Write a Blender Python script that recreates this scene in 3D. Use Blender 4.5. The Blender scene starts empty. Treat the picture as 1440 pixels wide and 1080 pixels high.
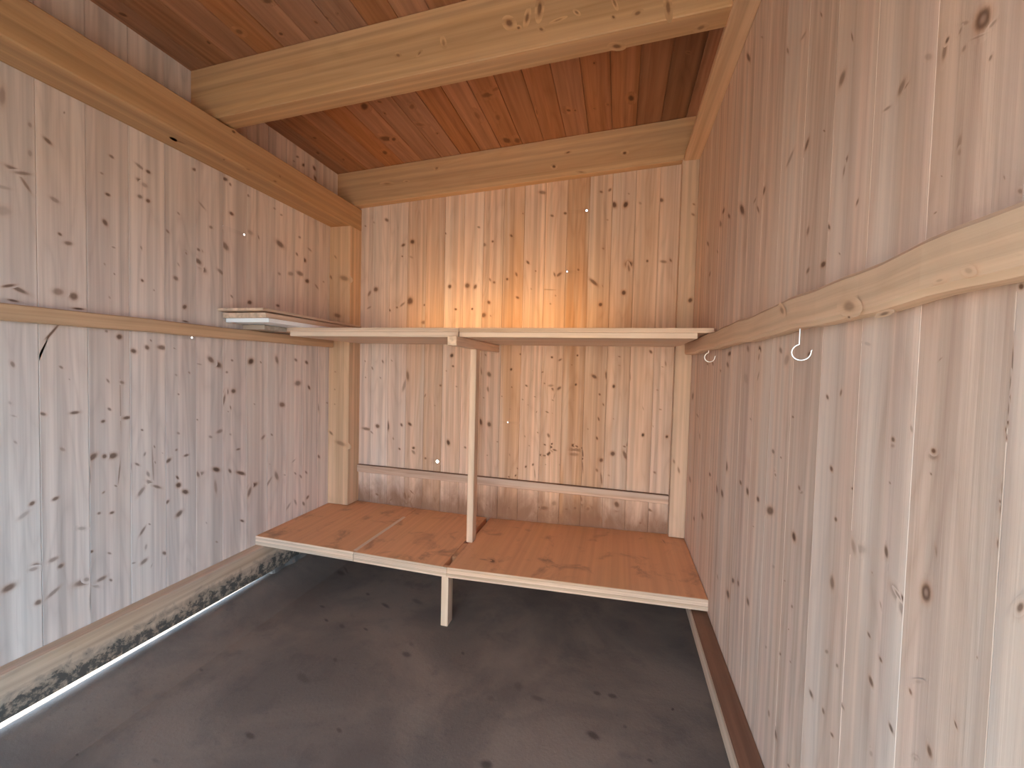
import bpy, math, random
from mathutils import Vector, Matrix
rnd = random.Random(7)
COL = bpy.context.scene.collection
H = 1.4
XL, XR, YB, SL = -2.25, 0.4716, 3.073, 0.0537
ZF = -0.10                       # floor level
YF = -0.95                       # front wall (behind the camera)
def zc(x): return 2.9355 + SL*(x-XL)      # ceiling underside
def zr(x): return 2.6604 + SL*(x-XL)      # rafter underside

# knots and stains measured on the boards: centre (mm), two half axes (0.1 mm), strength (%)
KN={
'L':[(1217,2266,127,-88,-35,-66,70),(1270,2408,0,-45,-27,-16,50),(1437,2311,97,-39,-30,-58,60),(1399,2220,62,-21,-20,-44,40),(1421,2136,96,-23,-26,-64,80),(1553,2321,182,-80,-35,-61,50),(1591,2313,100,-35,-38,-70,80),(1553,2253,133,-74,-49,-79,70),(1574,2242,123,-47,-52,-95,35),(1553,2179,109,-23,-36,-82,60),(1589,2173,88,-33,-44,-82,80),(1822,2429,123,-3,-34,-81,70),(1736,2165,71,-60,-33,-39,40),(1164,2300,39,-73,-42,-54,35),(1236,2041,153,-64,-33,-79,40),(1117,2109,230,-52,-25,-76,60),(1142,2105,238,64,-7,-65,50),(1149,2066,156,-254,-33,-43,50),(1114,2154,15,-302,-38,-23,30),(1139,2134,8,-310,-39,-21,30),(1163,2191,31,-117,-57,-52,30),(1089,2363,-5,-354,-91,-56,40),(1085,1942,223,29,-23,-184,25),(1086,2029,222,15,-11,-64,25),(1738,2164,86,-69,-44,-53,40),(2005,2458,161,-10,-52,-105,80),(2039,2442,55,-73,-57,-49,60),(2163,2427,81,-52,-55,-58,50),(2048,2275,130,-51,-60,-83,80),(1864,2254,200,-152,-37,-43,35),(1917,2153,100,-44,-53,-76,50),(2008,2073,181,-190,-119,-104,60),(1848,2009,199,-51,-35,-68,60),(1844,1944,158,-112,-78,-94,70),(1866,1912,202,-167,-95,-103,75),(1977,1918,194,-132,-62,-70,50),(1775,1978,59,-71,-49,-46,40),(2242,2196,43,-126,-41,-21,50),(2418,2204,318,-152,-135,-143,70),(2573,2178,81,-96,-71,-45,60),(2648,2155,142,-125,-129,-91,85),(2599,2305,109,-45,-66,-69,50),(2702,2245,205,-86,-61,-60,40),(2369,2424,94,-38,-49,-56,40),(2428,2403,97,-21,-43,-60,40),(2179,2207,206,-72,-88,-121,30),(2571,2859,133,7,-47,-80,60),(2635,2831,112,-47,-117,-122,85),(2743,2859,120,-128,-107,-82,80),(2754,2788,122,-152,-96,-68,70),(2513,2758,128,2,-39,-66,40),(2538,2813,104,-8,-38,-56,40),(1251,1907,62,-37,-24,-49,70),(1278,1878,139,6,-13,-82,60),(1410,2008,83,-119,-62,-68,75),(1442,1907,76,-16,-13,-38,40),(1557,1938,30,-84,-29,-19,40),(1681,2055,82,-72,-36,-43,50),(1776,1970,44,-61,-32,-27,40),(1444,1787,27,-44,-23,-22,50),(1406,1823,31,-42,-21,-24,30),(1561,1782,55,-49,-35,-45,80),(1721,1827,114,-76,-61,-83,60),(1614,1745,32,-35,-25,-26,40),(1425,1677,32,-57,-28,-24,30),(1243,1670,179,-13,-22,-137,50),(1294,1660,132,-60,-56,-145,75),(1767,1685,104,-14,-33,-117,75),(1097,1666,190,69,4,-51,80),(1127,1656,235,-107,-24,-72,70),(1108,1663,308,-47,-34,-184,30),(1108,1612,153,-18,-6,-42,80),(1310,1610,203,5,-4,-42,95),(1771,1609,150,-13,-7,-37,80),(1215,1491,-324,-496,-29,31,85),(1209,1513,262,139,52,-208,25),(1411,1523,53,-33,-22,-45,50),(1462,1502,112,-43,-38,-110,85),(1521,1439,131,-47,-31,-94,80),(1581,1459,75,-91,-67,-65,75),(1649,1463,202,-31,-21,-111,70),(1598,1495,38,-52,-26,-22,50),(1712,1462,57,-26,-13,-26,40),(1365,1473,257,-44,-23,-133,25),(1844,1940,94,-278,-105,-56,60),(1844,2008,79,-53,-44,-55,60),(1121,1467,599,-286,-60,-201,15),(1720,1825,99,-79,-70,-85,75),(2413,2004,97,-72,-75,-63,40),(2516,2027,260,0,-51,-140,40),(2605,2048,332,-66,-95,-140,60),(2678,2009,145,-92,-141,-113,85),(2779,1988,186,-154,-75,-49,40),(2856,2040,81,-48,-60,-47,35),(2049,1789,75,-86,-46,-35,50),(2176,1773,165,-26,-46,-112,80),(2402,1787,145,-34,-48,-82,70),(2035,1683,130,-16,-35,-115,70),(1735,1901,57,-87,-31,-25,30),(1104,1369,45,-105,-46,-39,50),(1249,1359,63,-46,-18,-40,50),(1276,1308,23,-30,-13,-16,30),(1415,1299,53,-90,-31,-25,50),(1471,1290,91,-41,-20,-60,50),(1721,1323,57,-44,-26,-35,30),(1791,1335,46,-60,-36,-27,40),(1733,1221,43,-39,-28,-32,50),(1835,1074,63,-53,-24,-28,50),(1189,1170,102,-44,-12,-59,65),(1293,1165,163,8,5,-65,75),(1420,1169,65,-57,-27,-45,60),(1395,1116,80,22,16,-61,75),(1490,1122,164,9,9,-73,80),(1556,1055,56,-28,-12,-37,60),(1732,1014,73,-55,-30,-46,40),(1250,1015,81,-73,-27,-56,35),(1356,962,-153,-123,-58,97,70),(1399,956,86,34,35,-92,75),(1432,952,167,32,34,-129,80),(1567,934,-38,-89,-40,27,45),(1534,890,97,-75,-22,-44,60),(1612,963,26,-75,-30,-8,50),(1681,879,-125,-89,-50,70,75),(1721,927,58,34,30,-47,50),(1773,888,136,19,19,-61,70),(1651,923,34,-28,-11,-16,30),(1615,883,26,-76,-30,-7,40),(1582,831,50,-151,-59,-12,45),(1588,788,128,-138,-54,-64,50),(1624,756,200,-111,-17,-64,60),(1726,778,58,-103,-48,-21,80),(1732,736,-102,-77,-87,112,90),(1838,770,64,-171,-74,-11,60),(1442,809,56,-47,-15,-31,50),(1105,1170,77,-35,-6,-30,25),(1108,1068,46,-61,-20,-30,30),(1344,888,11,-435,-25,5,50),(1457,867,-49,-510,-28,10,55),(1506,889,11,-203,-24,3,40),(1605,868,28,-848,-39,7,40),(1095,1221,45,-56,-25,-39,20),(1464,1198,8,-1299,-23,1,35),(1405,1290,-72,-1061,-21,2,30),(1916,1408,169,-170,-99,-87,70),(1959,1381,229,-142,-89,-119,85),(1847,1382,144,-28,-9,-37,30),(2052,1408,75,-48,-39,-47,50),(2017,1337,73,-33,-33,-59,50),(2187,1405,-103,-176,-175,70,95),(2262,1401,55,-71,-46,-25,50),(2395,1421,74,-261,-117,-23,55),(2570,1424,109,-97,-83,-52,60),(2678,1408,117,-121,-107,-53,75),(2013,1218,-127,-157,-119,81,75),(1999,1174,-72,-322,-71,17,60),(2062,1223,133,-73,-70,-106,80),(2042,1125,28,-119,-36,-4,60),(2027,1102,55,-38,-26,-32,30),(2592,1256,303,32,46,-179,60),(2706,1220,90,-170,-96,-22,80),(2444,1111,251,-77,-56,-143,70),(2219,1310,65,-267,-145,-23,30),(1834,1075,63,-38,-18,-32,50),(2214,1132,43,-57,-44,-21,35),(2806,1068,83,-385,-92,-2,50),(2910,1090,100,-63,-52,-39,40),(1972,991,196,55,44,-95,50),(1914,967,102,-63,-34,-59,40),(2041,963,56,-58,-40,-30,30),(2284,909,-133,-126,-71,55,50),(2355,915,71,-85,-56,-25,50),(2096,863,137,10,19,-61,60),(1950,770,229,-101,-31,-119,90),(1854,768,-208,-44,-40,95,50),(2039,741,75,-135,-73,-21,70),(2116,710,321,-146,-29,-94,85),(1768,690,167,-77,-22,-113,85),(2206,609,321,60,70,-130,85),(2179,575,-103,-282,-100,52,60),(2322,587,-339,-373,-69,52,45),(2398,625,99,-312,-140,4,55),(2479,610,155,-77,-20,-42,40),(2571,601,82,-101,-54,-18,50),(2627,564,114,-152,-70,-17,50),(2683,582,89,-126,-74,-15,60),(2818,676,128,-157,-104,-28,60),(2557,697,-159,-87,-38,36,30),(2338,719,47,-38,-21,-18,30),(2700,388,-116,-114,-90,63,70),(2657,353,88,-174,-105,-1,60),(1946,669,44,-419,-86,15,35),(1153,815,-82,-53,-30,68,80),(1225,813,-107,-38,-23,69,75),(1128,776,-159,-111,-33,72,30),(1394,792,-53,-36,-20,35,50),(1376,702,63,17,21,-58,60),(1426,688,89,10,17,-60,75),(1312,656,148,-54,-1,-73,30),(1345,539,-81,-3,-16,59,80),(1415,502,76,-58,-11,-39,50),(1550,752,-155,-195,-60,64,50),(1674,663,-83,-76,-47,57,70),(1735,581,-161,-125,-75,95,75),(1587,577,51,-46,-17,-31,50),(1555,554,-138,-189,-42,45,60),(1527,520,-242,-175,-26,39,30),(1570,468,-26,-129,-50,31,35),(1659,399,110,-76,-20,-76,70),(1561,399,-157,-83,-49,85,60),(1514,412,-96,16,-8,43,40),(1596,362,-39,-95,-18,16,30),(1163,555,143,-31,14,-130,70),(1154,548,-143,10,-13,71,40),(1216,560,-154,-37,-27,85,50),(1239,522,-91,-41,-33,78,65),(1083,508,-189,-65,-41,123,75),(1315,415,-316,4,-38,145,65),(1328,421,101,-24,13,-92,40),(1384,397,-185,-38,-31,82,60),(1419,374,55,-66,-26,-38,60),(1167,405,-101,-36,-36,96,70),(1214,421,-221,-147,-35,70,50),(1342,329,-25,-553,-51,30,35),(1360,377,156,-142,-24,-72,30),(2125,407,141,-102,-31,-53,80),(1952,342,71,-61,-24,-35,40),(1888,478,33,-76,-30,-4,30),(2508,379,-193,-188,-67,52,35),(2575,389,111,-238,-88,0,40)],
'PL':[(-2234,2090,78,-176,-71,-21,60),(-2114,2078,374,-118,-61,-162,50),(-2171,1786,303,-89,-54,-145,60),(-2195,2247,102,-134,-52,-28,40),(-2189,1199,51,-42,-36,-33,40),(-2188,1081,51,-42,-36,-33,40),(-2220,848,156,-147,-68,-55,60),(-2130,770,457,-135,-67,-148,45),(-2187,1340,51,-43,-36,-32,40)],
'B':[(-1837,2565,150,-121,-81,-81,70),(-2028,2528,66,-61,-46,-38,50),(-1608,2382,65,-170,-165,-42,85),(-1687,2359,144,86,68,-86,80),(-1694,2271,63,-40,-34,-45,70),(-1616,2262,166,-81,-36,-65,25),(-1328,2432,51,-75,-50,-26,60),(-1059,2464,114,-42,-22,-66,50),(-946,2352,75,-39,-36,-69,70),(-1013,2331,152,-60,-43,-114,50),(-802,2387,93,-92,-57,-53,70),(-826,2068,92,-20,-16,-86,80),(-756,2101,59,-159,-68,-20,60),(-960,2067,59,-126,-60,-23,50),(-927,2046,76,-73,-64,-61,60),(-1285,2023,138,-21,-19,-144,85),(-1141,2027,193,-40,-34,-176,75),(-1077,2017,115,-38,-56,-169,75),(-1958,2555,152,-85,-42,-63,30),(-64,2563,82,-215,-149,-45,90),(13,2559,-86,-203,-138,72,95),(-157,2659,116,-47,-22,-71,60),(-98,2668,-92,-88,-62,65,65),(31,2632,57,-42,-24,-37,40),(110,2562,76,-80,-50,-50,30),(247,2573,128,-83,-58,-109,75),(-108,2462,77,-43,-24,-50,30),(-130,2263,78,-42,-24,-51,40),(48,2147,258,48,54,-226,90),(49,2120,45,-240,-73,-10,50),(20,1951,150,-22,-14,-162,90),(170,2165,74,-22,-17,-82,75),(275,2157,234,-46,-10,-92,50),(322,2164,57,-114,-55,-27,60),(-190,2030,298,-261,-73,-87,75),(-300,2120,61,-81,-54,-40,60),(-438,2091,-177,-134,-58,72,65),(-471,2092,55,-161,-57,-16,60),(-611,2121,53,-42,-31,-38,60),(-671,2186,107,-125,-63,-49,75),(-756,2101,67,-145,-77,-30,60),(-506,1983,457,-29,-1,-40,35),(-640,1991,43,-62,-34,-22,30),(-459,1939,52,-51,-35,-35,40),(-743,1930,128,-63,-36,-73,70),(-577,2687,287,-61,-14,-117,55),(-501,2515,122,-47,-23,-74,60),(-406,2526,120,-27,-12,-86,70),(-718,2544,64,-44,-28,-40,35),(-126,2000,42,-117,-27,-9,40),(-1926,2015,194,-42,-44,-185,75),(-1984,1984,-106,-209,-100,42,55),(-1620,1917,248,-41,-46,-276,80),(-1687,1890,-206,-167,-57,57,50),(-1734,1867,85,-39,-36,-67,60),(-1802,1848,87,-115,-70,-41,75),(-1985,1869,173,94,41,-57,40),(-1494,1884,82,-38,-39,-74,65),(-1499,1748,202,37,30,-128,50),(-1232,1848,98,-37,-31,-76,80),(-1097,1849,77,-19,-19,-79,85),(-965,1897,78,-126,-97,-52,80),(-1005,1801,135,-126,-131,-126,75),(-949,1796,39,-72,-41,-20,40),(-137,1870,99,-99,-92,-95,85),(-495,1880,62,-41,-27,-41,40),(-2016,1432,47,-80,-41,-19,50),(-1949,1376,56,-128,-59,-21,50),(-1854,1432,47,-127,-60,-18,60),(-2009,1299,46,-47,-35,-27,50),(-1873,1299,55,-79,-46,-26,40),(-1773,1441,54,-79,-38,-21,40),(-1630,1322,50,-394,-121,-14,60),(-1655,1250,-209,-563,-132,38,40),(-1637,1187,50,-355,-121,-17,30),(-1256,1491,132,-44,-55,-144,90),(-1244,1408,75,-60,-53,-59,70),(-1299,1370,50,-30,-22,-33,40),(-1346,1255,84,-44,-42,-68,60),(-1212,1251,66,-44,-33,-44,40),(-1475,1171,-48,-143,-49,13,50),(-1391,1095,85,-43,-21,-34,30),(-1894,903,129,-122,-121,-103,80),(-1801,911,42,-401,-134,-17,80),(-1678,926,55,-125,-82,-33,75),(-1604,936,141,-119,-73,-72,85),(-1998,875,368,-44,-24,-114,65),(-1948,850,129,-106,-38,-37,50),(-1749,810,46,-94,-57,-25,40),(-1271,810,54,-214,-129,-35,95),(-1008,987,70,-262,-108,-30,85),(-950,1353,83,-185,-130,-54,70),(-940,972,52,-186,-137,-40,75),(-957,1239,36,-187,-77,-15,50),(-989,1173,48,-36,-25,-30,50),(-1013,1377,47,-301,-47,-7,50),(-982,1500,49,-74,-40,-24,50),(-1692,730,72,-75,-54,-44,75),(-1568,747,122,-23,-27,-94,85),(-1569,715,124,-166,-87,-58,50),(-1463,671,86,-41,-43,-71,65),(-1130,781,82,-56,-44,-57,60),(-950,733,48,-34,-30,-37,40),(-1890,339,129,-70,-42,-58,70),(-1763,307,-124,-110,-30,28,60),(-1776,281,30,-160,-27,-6,40),(-1621,321,264,-54,-132,-396,60),(-1635,352,75,-275,-85,-26,70),(-1579,390,177,-143,-30,-31,70),(-1673,275,76,-316,-104,-30,60),(-1577,277,128,-308,-82,-35,50),(-1603,267,526,-106,-79,-238,40),(-1376,346,55,-232,-50,-14,30),(-949,351,65,-39,-28,-40,40),(-778,1395,86,-22,-26,-98,90),(-770,1262,32,-58,-38,-20,60),(-710,1510,73,-22,-18,-56,60),(-845,1190,38,-34,-26,-26,60),(-658,1277,86,-56,-34,-49,70),(-684,1173,50,-45,-29,-31,50),(-591,1197,72,-21,-10,-34,50),(-641,1134,49,-21,-10,-22,40),(-779,1096,50,-21,-18,-38,30),(-473,1491,82,-33,-28,-70,85),(-412,1474,125,71,32,-55,60),(-326,1439,58,-22,-14,-37,40),(-288,1508,58,-33,-33,-59,85),(-540,1381,82,25,14,-44,60),(-522,1298,48,-45,-32,-34,50),(-476,1284,204,7,2,-81,40),(-462,1261,62,-143,-64,-28,60),(-414,1266,-136,-109,-58,72,70),(-458,1177,71,-43,-19,-30,50),(-447,1209,-41,-205,-23,4,35),(-293,1297,69,-32,-38,-83,90),(-497,1088,119,-52,-20,-43,60),(-458,1081,47,-21,-10,-21,30),(-576,1085,-34,-72,-32,14,50),(-303,1184,29,-22,-14,-19,30),(-615,1390,36,-22,-16,-25,25),(-872,843,63,-20,-15,-40,50),(-948,735,52,-45,-35,-37,60),(-660,898,32,-69,-33,-16,50),(-625,830,49,-32,-21,-30,40),(-563,932,49,-44,-29,-31,50),(-482,916,63,-142,-75,-35,60),(-507,845,84,-30,-17,-44,80),(-455,855,48,-32,-41,-59,95),(-457,821,65,-230,-79,-25,85),(-479,778,-200,-221,-68,61,85),(-433,811,147,-36,-16,-57,70),(-532,766,119,-26,-19,-69,75),(-508,764,119,-15,-10,-59,60),(-774,751,39,-81,-34,-17,35),(-710,651,51,-68,-35,-26,50),(-646,670,61,-19,-29,-80,80),(-592,690,61,-19,-29,-80,80),(-723,597,50,-20,-36,-78,85),(-775,582,51,-44,-34,-37,70),(-576,620,34,-354,-30,-5,50),(-497,698,48,-31,-20,-30,40),(-392,703,48,-66,-24,-18,30),(-454,742,96,-286,-223,-85,30),(-298,855,127,-49,-40,-98,90),(-273,849,104,-50,-26,-52,75),(-235,840,69,-30,-24,-53,75),(-283,819,399,-29,-32,-289,50),(-228,800,39,-343,-45,-7,70),(-230,761,46,-31,-46,-68,85),(-226,708,39,-516,-34,-4,60),(-291,789,342,-3,-6,-116,40),(-945,349,51,-25,-19,-33,50),(-768,345,50,-19,-26,-57,80),(-503,372,296,8,-7,-131,80),(-536,374,60,-17,-21,-57,70),(-333,381,93,-14,-12,-58,80),(-271,396,81,-15,-20,-81,85),(-227,465,28,-171,-56,-13,50),(-179,400,113,-11,-19,-116,60),(-427,415,177,-41,-51,-173,40),(6,1504,82,-26,-11,-40,50),(8,1442,82,-19,-6,-27,30),(-164,1359,184,-122,-60,-95,75),(-79,1366,51,-314,-81,-13,65),(-26,1294,95,-11,-12,-118,90),(-122,1233,57,-68,-47,-42,70),(-94,1161,44,-97,-44,-21,60),(-124,1057,46,-139,-53,-19,70),(-197,980,43,-40,-29,-32,40),(-131,918,46,-125,-59,-24,80),(-20,1063,42,-26,-14,-24,40),(83,1371,32,-345,-33,-3,40),(215,1541,82,-108,-61,-50,75),(315,1462,32,-169,-50,-10,40),(295,1439,78,-25,-9,-32,30),(268,1278,79,-24,-13,-46,35),(292,1145,91,-23,-11,-47,40),(178,1146,44,-136,-25,-9,30),(183,961,93,-8,-12,-118,95),(341,959,90,-8,-10,-102,90),(80,890,-58,-284,-39,8,60),(61,871,96,-35,-19,-53,60),(248,1026,35,-81,-24,-12,30),(-96,762,133,-12,-18,-136,80),(-18,815,154,-34,-37,-155,85),(64,833,217,-29,-52,-335,50),(67,810,140,-327,-99,-49,70),(-124,687,70,-109,-66,-47,50),(-91,627,59,-452,-55,-11,60),(270,704,86,-59,-36,-56,50),(-39,657,56,-41,-26,-38,35),(22,453,94,-195,-137,-79,90),(26,416,113,-102,-149,-177,40),(242,439,193,-91,-33,-72,70),(187,338,64,-15,-18,-66,60),(-185,405,448,93,21,-159,50),(-331,378,93,-14,-20,-93,70),(-521,364,592,63,3,-95,60),(-226,442,67,-341,-78,-21,50),(-842,256,152,-56,-64,-138,85),(-746,253,148,-7,-17,-122,80),(-104,339,179,-26,-47,-229,40),(9,271,176,-25,-14,-68,60),(-416,422,235,-23,-27,-165,30)],
'PR':[(444,2504,70,-58,-29,-41,50),(442,2438,104,-78,-35,-57,50),(446,1881,97,125,93,-84,85),(370,1375,75,-24,-24,-88,80),(416,749,48,-210,-58,-17,50),(384,805,45,-146,-57,-22,40)],
'R':[(1935,2688,-215,-325,217,137,80),(1489,2395,-66,-139,84,54,50),(1131,2077,108,-123,103,83,60),(1259,2319,-44,-96,43,29,60),(1370,2349,165,4,64,61,35),(1208,2002,-56,-48,23,-2,60),(1095,2141,-42,-123,32,21,60),(1761,2638,-127,-130,83,37,30),(1928,2075,-202,-284,291,90,90),(2264,2192,151,-92,175,74,75),(2147,2126,-126,-156,181,54,70),(2338,2157,-284,-265,426,113,50),(1758,2046,124,-54,66,33,50),(1714,1998,-116,-165,95,28,60),(1653,2040,55,-120,91,42,75),(1426,2040,247,-126,83,52,40),(1309,2021,107,-122,71,45,75),(1091,1877,39,-71,36,22,60),(1100,1856,24,-110,31,16,50),(1037,1764,36,-57,32,17,65),(1158,1753,-42,-78,60,13,80),(1275,1781,37,-114,69,27,50),(1100,1675,-27,-32,22,0,50),(1177,1670,-78,53,-97,-47,85),(1263,1675,59,-65,65,25,60),(2620,2137,-190,-194,237,58,60),(2358,2021,-148,-137,124,26,40),(2527,1947,119,-125,187,49,50),(910,1916,89,-99,59,51,50),(895,1910,54,-26,15,15,45),(950,1903,110,17,24,32,45),(807,1905,24,-126,41,35,55),(802,1918,31,-30,24,25,75),(843,1922,-83,-40,-30,-70,25),(736,1897,79,-98,103,115,120),(768,1917,68,36,12,32,30),(767,1880,30,-29,25,27,35),(718,1833,20,-26,17,17,50),(742,1878,-121,-51,-7,-17,30),(718,1877,55,-12,16,22,35),(776,1912,24,-33,13,14,35),(765,1744,22,-108,32,21,35),(763,1731,9,-46,27,17,25),(796,1711,-13,-15,8,-3,50),(805,1659,30,-8,11,12,50),(660,1633,-33,-28,13,-21,45),(684,1660,-9,-28,10,2,35),(1620,1489,-59,-107,117,1,90),(1627,1463,27,-119,59,4,50),(2029,1490,127,-92,229,31,85),(2054,1442,-118,-124,168,-6,60),(2173,1413,-124,-78,130,-10,60),(2344,1448,-280,-130,175,-15,60),(2500,1454,-235,-79,156,-17,50),(1760,1498,-72,-133,140,2,50),(1426,1475,-56,-93,99,-2,55),(1227,1456,72,-68,96,24,70),(1378,1446,63,-159,166,17,35),(1625,1396,69,-145,59,3,35),(2915,1253,50,-226,310,-13,60),(2721,1147,-375,-77,189,-40,35),(1770,1386,-103,-207,251,-11,20),(1688,1240,-72,-42,59,-14,35),(1312,1287,-50,-25,46,-17,60),(1122,1353,-39,-55,50,-10,75),(1062,1366,16,-76,41,1,60),(1449,1166,-55,-58,90,-25,60),(1384,1160,-46,-23,46,-18,50),(2002,1000,-105,-188,234,-57,70),(2322,887,-177,-57,210,-67,70),(1086,1194,-44,-59,59,-22,85),(1421,1100,-40,-41,54,-18,50),(2630,1036,-125,-182,166,-27,35),(3024,1376,-254,-143,430,-24,40),(655,1426,-5,-175,10,1,60),(656,1398,3,-88,10,1,50),(656,1376,3,-89,16,0,85),(650,1515,-32,-18,12,-31,85),(971,1466,-102,-29,18,-29,20),(775,1431,-31,24,-9,-7,30),(2315,883,-278,-73,205,-68,70),(2155,856,-117,-165,136,-41,65),(2053,865,-130,-150,172,-54,75),(1777,985,-87,-74,106,-34,75),(1686,976,-85,-118,129,-42,85),(1568,982,-68,-73,122,-45,85),(1452,981,-284,117,-98,-94,75),(1424,1100,-50,-114,67,-19,50),(1249,1107,-40,-48,49,-18,60),(1235,1099,-84,2,39,-42,35),(995,1174,-43,-11,31,-26,75),(1055,1090,-28,-39,50,-24,75),(1267,970,-67,-105,103,-48,95),(2459,625,-217,-116,213,-81,60),(2695,529,-160,-79,216,-82,50),(2892,718,-252,-159,301,-84,45),(1824,579,-132,-47,185,-106,75),(1748,605,-70,-83,105,-56,60),(1885,491,-132,-116,185,-105,80),(1624,600,-96,-97,104,-62,70),(1057,949,-39,-135,82,-44,60),(981,1060,-75,-137,68,-35,35),(962,1063,-232,69,20,-90,25),(1257,785,-31,-28,50,-33,50),(913,1037,-15,-24,20,-13,50),(1312,828,-41,-4,31,-24,40),(1602,877,-62,-7,47,-28,40),(2069,475,-97,-81,100,-52,30),(1400,828,-50,-28,82,-48,25),(876,1293,-23,-42,43,-15,75),(876,1282,-47,-13,24,-28,30),(778,1291,-32,-30,37,-24,90),(778,1283,-97,12,3,-55,40),(780,1255,-16,-14,12,-9,60),(877,1216,-21,-15,13,-9,50),(656,1351,-10,-50,14,-3,90),(657,1339,-10,-40,13,-3,70),(656,1330,-7,-28,11,-3,60),(659,1249,-8,-19,11,-6,60),(657,1239,-9,-57,20,-8,40),(657,1266,-16,-85,23,-8,25),(830,1318,-22,-56,28,-8,35),(656,1366,-2,-73,10,0,60),(1126,645,-89,-40,51,-48,75),(1065,652,-42,-39,40,-37,60),(1023,633,-56,-8,33,-38,70),(1382,390,-38,-76,61,-52,50),(1324,376,-86,-88,55,-51,65),(1319,614,-27,-27,43,-32,60),(1018,789,-23,-25,36,-30,50),(1064,789,-45,-13,54,-50,40),(1272,714,-42,12,17,-21,50),(1249,639,-53,2,24,-23,40),(987,723,-52,-19,21,-22,40),(1430,562,-32,-29,64,-46,30),(1229,372,-63,7,42,-49,60),(1259,783,-28,-54,49,-30,40),(888,720,-25,-52,31,-32,25),(877,1093,-29,-94,45,-23,75),(776,1072,-27,-131,94,-54,120),(826,1034,-47,-64,22,-16,90),(839,1035,-80,-39,19,-19,50),(847,1035,-135,-112,82,-68,35),(828,1017,-45,-95,56,-39,40),(658,1195,-8,-57,13,-6,60),(622,1132,-59,5,34,-96,60),(623,1133,-37,6,18,-63,70),(913,920,-48,-28,22,-21,65),(914,1038,-16,-15,13,-10,40),(884,994,-26,-51,16,-11,35),(760,1143,-16,-74,16,-8,35),(875,899,-38,-30,24,-23,70),(899,841,-58,-58,40,-37,75),(796,900,-31,-31,22,-23,65),(837,805,-55,-46,28,-30,80),(749,844,-40,-64,35,-39,75),(704,922,-29,-40,13,-14,75),(677,1036,-7,-15,10,-9,40),(776,807,-40,8,20,-35,20),(887,715,-25,-33,39,-42,25),(780,928,-75,48,3,-28,15)],
'RF':[(-1030,2828,91,-46,-26,-55,50),(-923,2821,-69,-68,-35,30,50),(-806,2850,38,-161,-67,-2,40),(-503,2883,114,-153,-111,-63,75),(-425,2892,-41,-213,-69,25,65),(-372,2920,-22,-287,-92,25,75),(-461,2856,63,-40,-27,-48,70),(-362,2834,78,-57,-30,-45,60),(-215,2877,75,-72,-30,-31,60),(-63,2888,63,-157,-43,-10,60),(-66,2833,48,-55,-32,-27,70),(28,2832,112,38,33,-67,60),(143,2834,38,-289,-77,6,60),(-291,2860,185,40,15,-36,40),(-271,2806,253,-221,-36,-42,20)],
'RU':[(-51,1887,183,70,-6,117,70),(279,1881,128,-54,46,95,50)],
'BF':[(-6,2883,126,25,28,-91,85),(-488,2836,119,-30,-13,-94,85),(-391,2925,134,44,25,-55,70),(-296,2781,192,-36,-3,-47,40),(-1384,2904,115,60,55,-78,50),(-1803,2823,310,-25,1,-73,35),(-1635,2827,141,-12,1,-45,40)],
'C':[(-1550,2322,107,211,-269,241,85),(-1613,2671,361,202,-182,269,80),(-1564,2693,118,82,-131,190,80),(-1715,2831,94,186,-170,188,75),(-804,2432,388,-17,-34,218,60),(-1278,2406,23,187,-183,124,50),(-1469,2417,25,83,-69,58,70),(-1248,2714,34,99,-68,72,70),(-818,2936,244,265,-132,278,80),(-746,2958,186,200,-124,281,75),(-804,2660,-17,312,-169,46,40),(-1316,2587,297,172,-83,139,40),(-740,2397,238,-87,6,145,40),(-924,2605,33,401,-148,89,40),(-1440,2309,106,100,-68,79,60),(-1349,1715,45,114,-78,43,60),(-1284,1709,22,46,-55,33,40),(-2062,2828,-22,159,-123,79,50),(-2061,2523,78,115,-106,97,70),(-2177,2694,46,170,-122,102,50),(-553,2678,-11,302,-45,5,50),(-366,2715,208,137,-42,172,50),(-2199,1453,100,145,-99,44,80),(-1983,1680,-3,114,-117,46,75),(-1791,1670,86,133,-136,79,60),(-1614,1734,48,80,-86,54,80),(-1410,1723,40,94,-60,34,60),(-1534,1572,192,91,-110,96,70),(-2067,2522,78,115,-88,81,70),(-2179,2693,21,163,-124,96,70),(22,2708,176,110,-26,276,90),(-357,2719,138,104,-31,112,80),(-317,2731,69,52,-22,85,70),(-179,2348,60,40,-20,82,70),(302,2412,128,79,-1,61,50),(-116,2730,88,86,-29,103,40),(225,2941,53,81,-23,57,60),(-201,2745,70,52,-15,70,40)],
'UF':[(1889,2644,102,-19,-43,-68,80),(2175,2503,129,22,-20,-56,50),(2213,2549,44,-64,-51,-38,40),(1982,2486,129,13,-22,-52,30)],
'UU':[(-2158,1642,17,80,-75,44,50),(-2147,1668,67,224,-75,46,40),(-2093,1859,18,50,-79,56,50)],
'N':[(-686,2368,207,-108,18,-191,80),(-742,2373,259,-7,15,-61,40),(331,2926,69,-293,-38,-80,35),(-254,2353,241,231,35,-139,30)],
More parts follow.
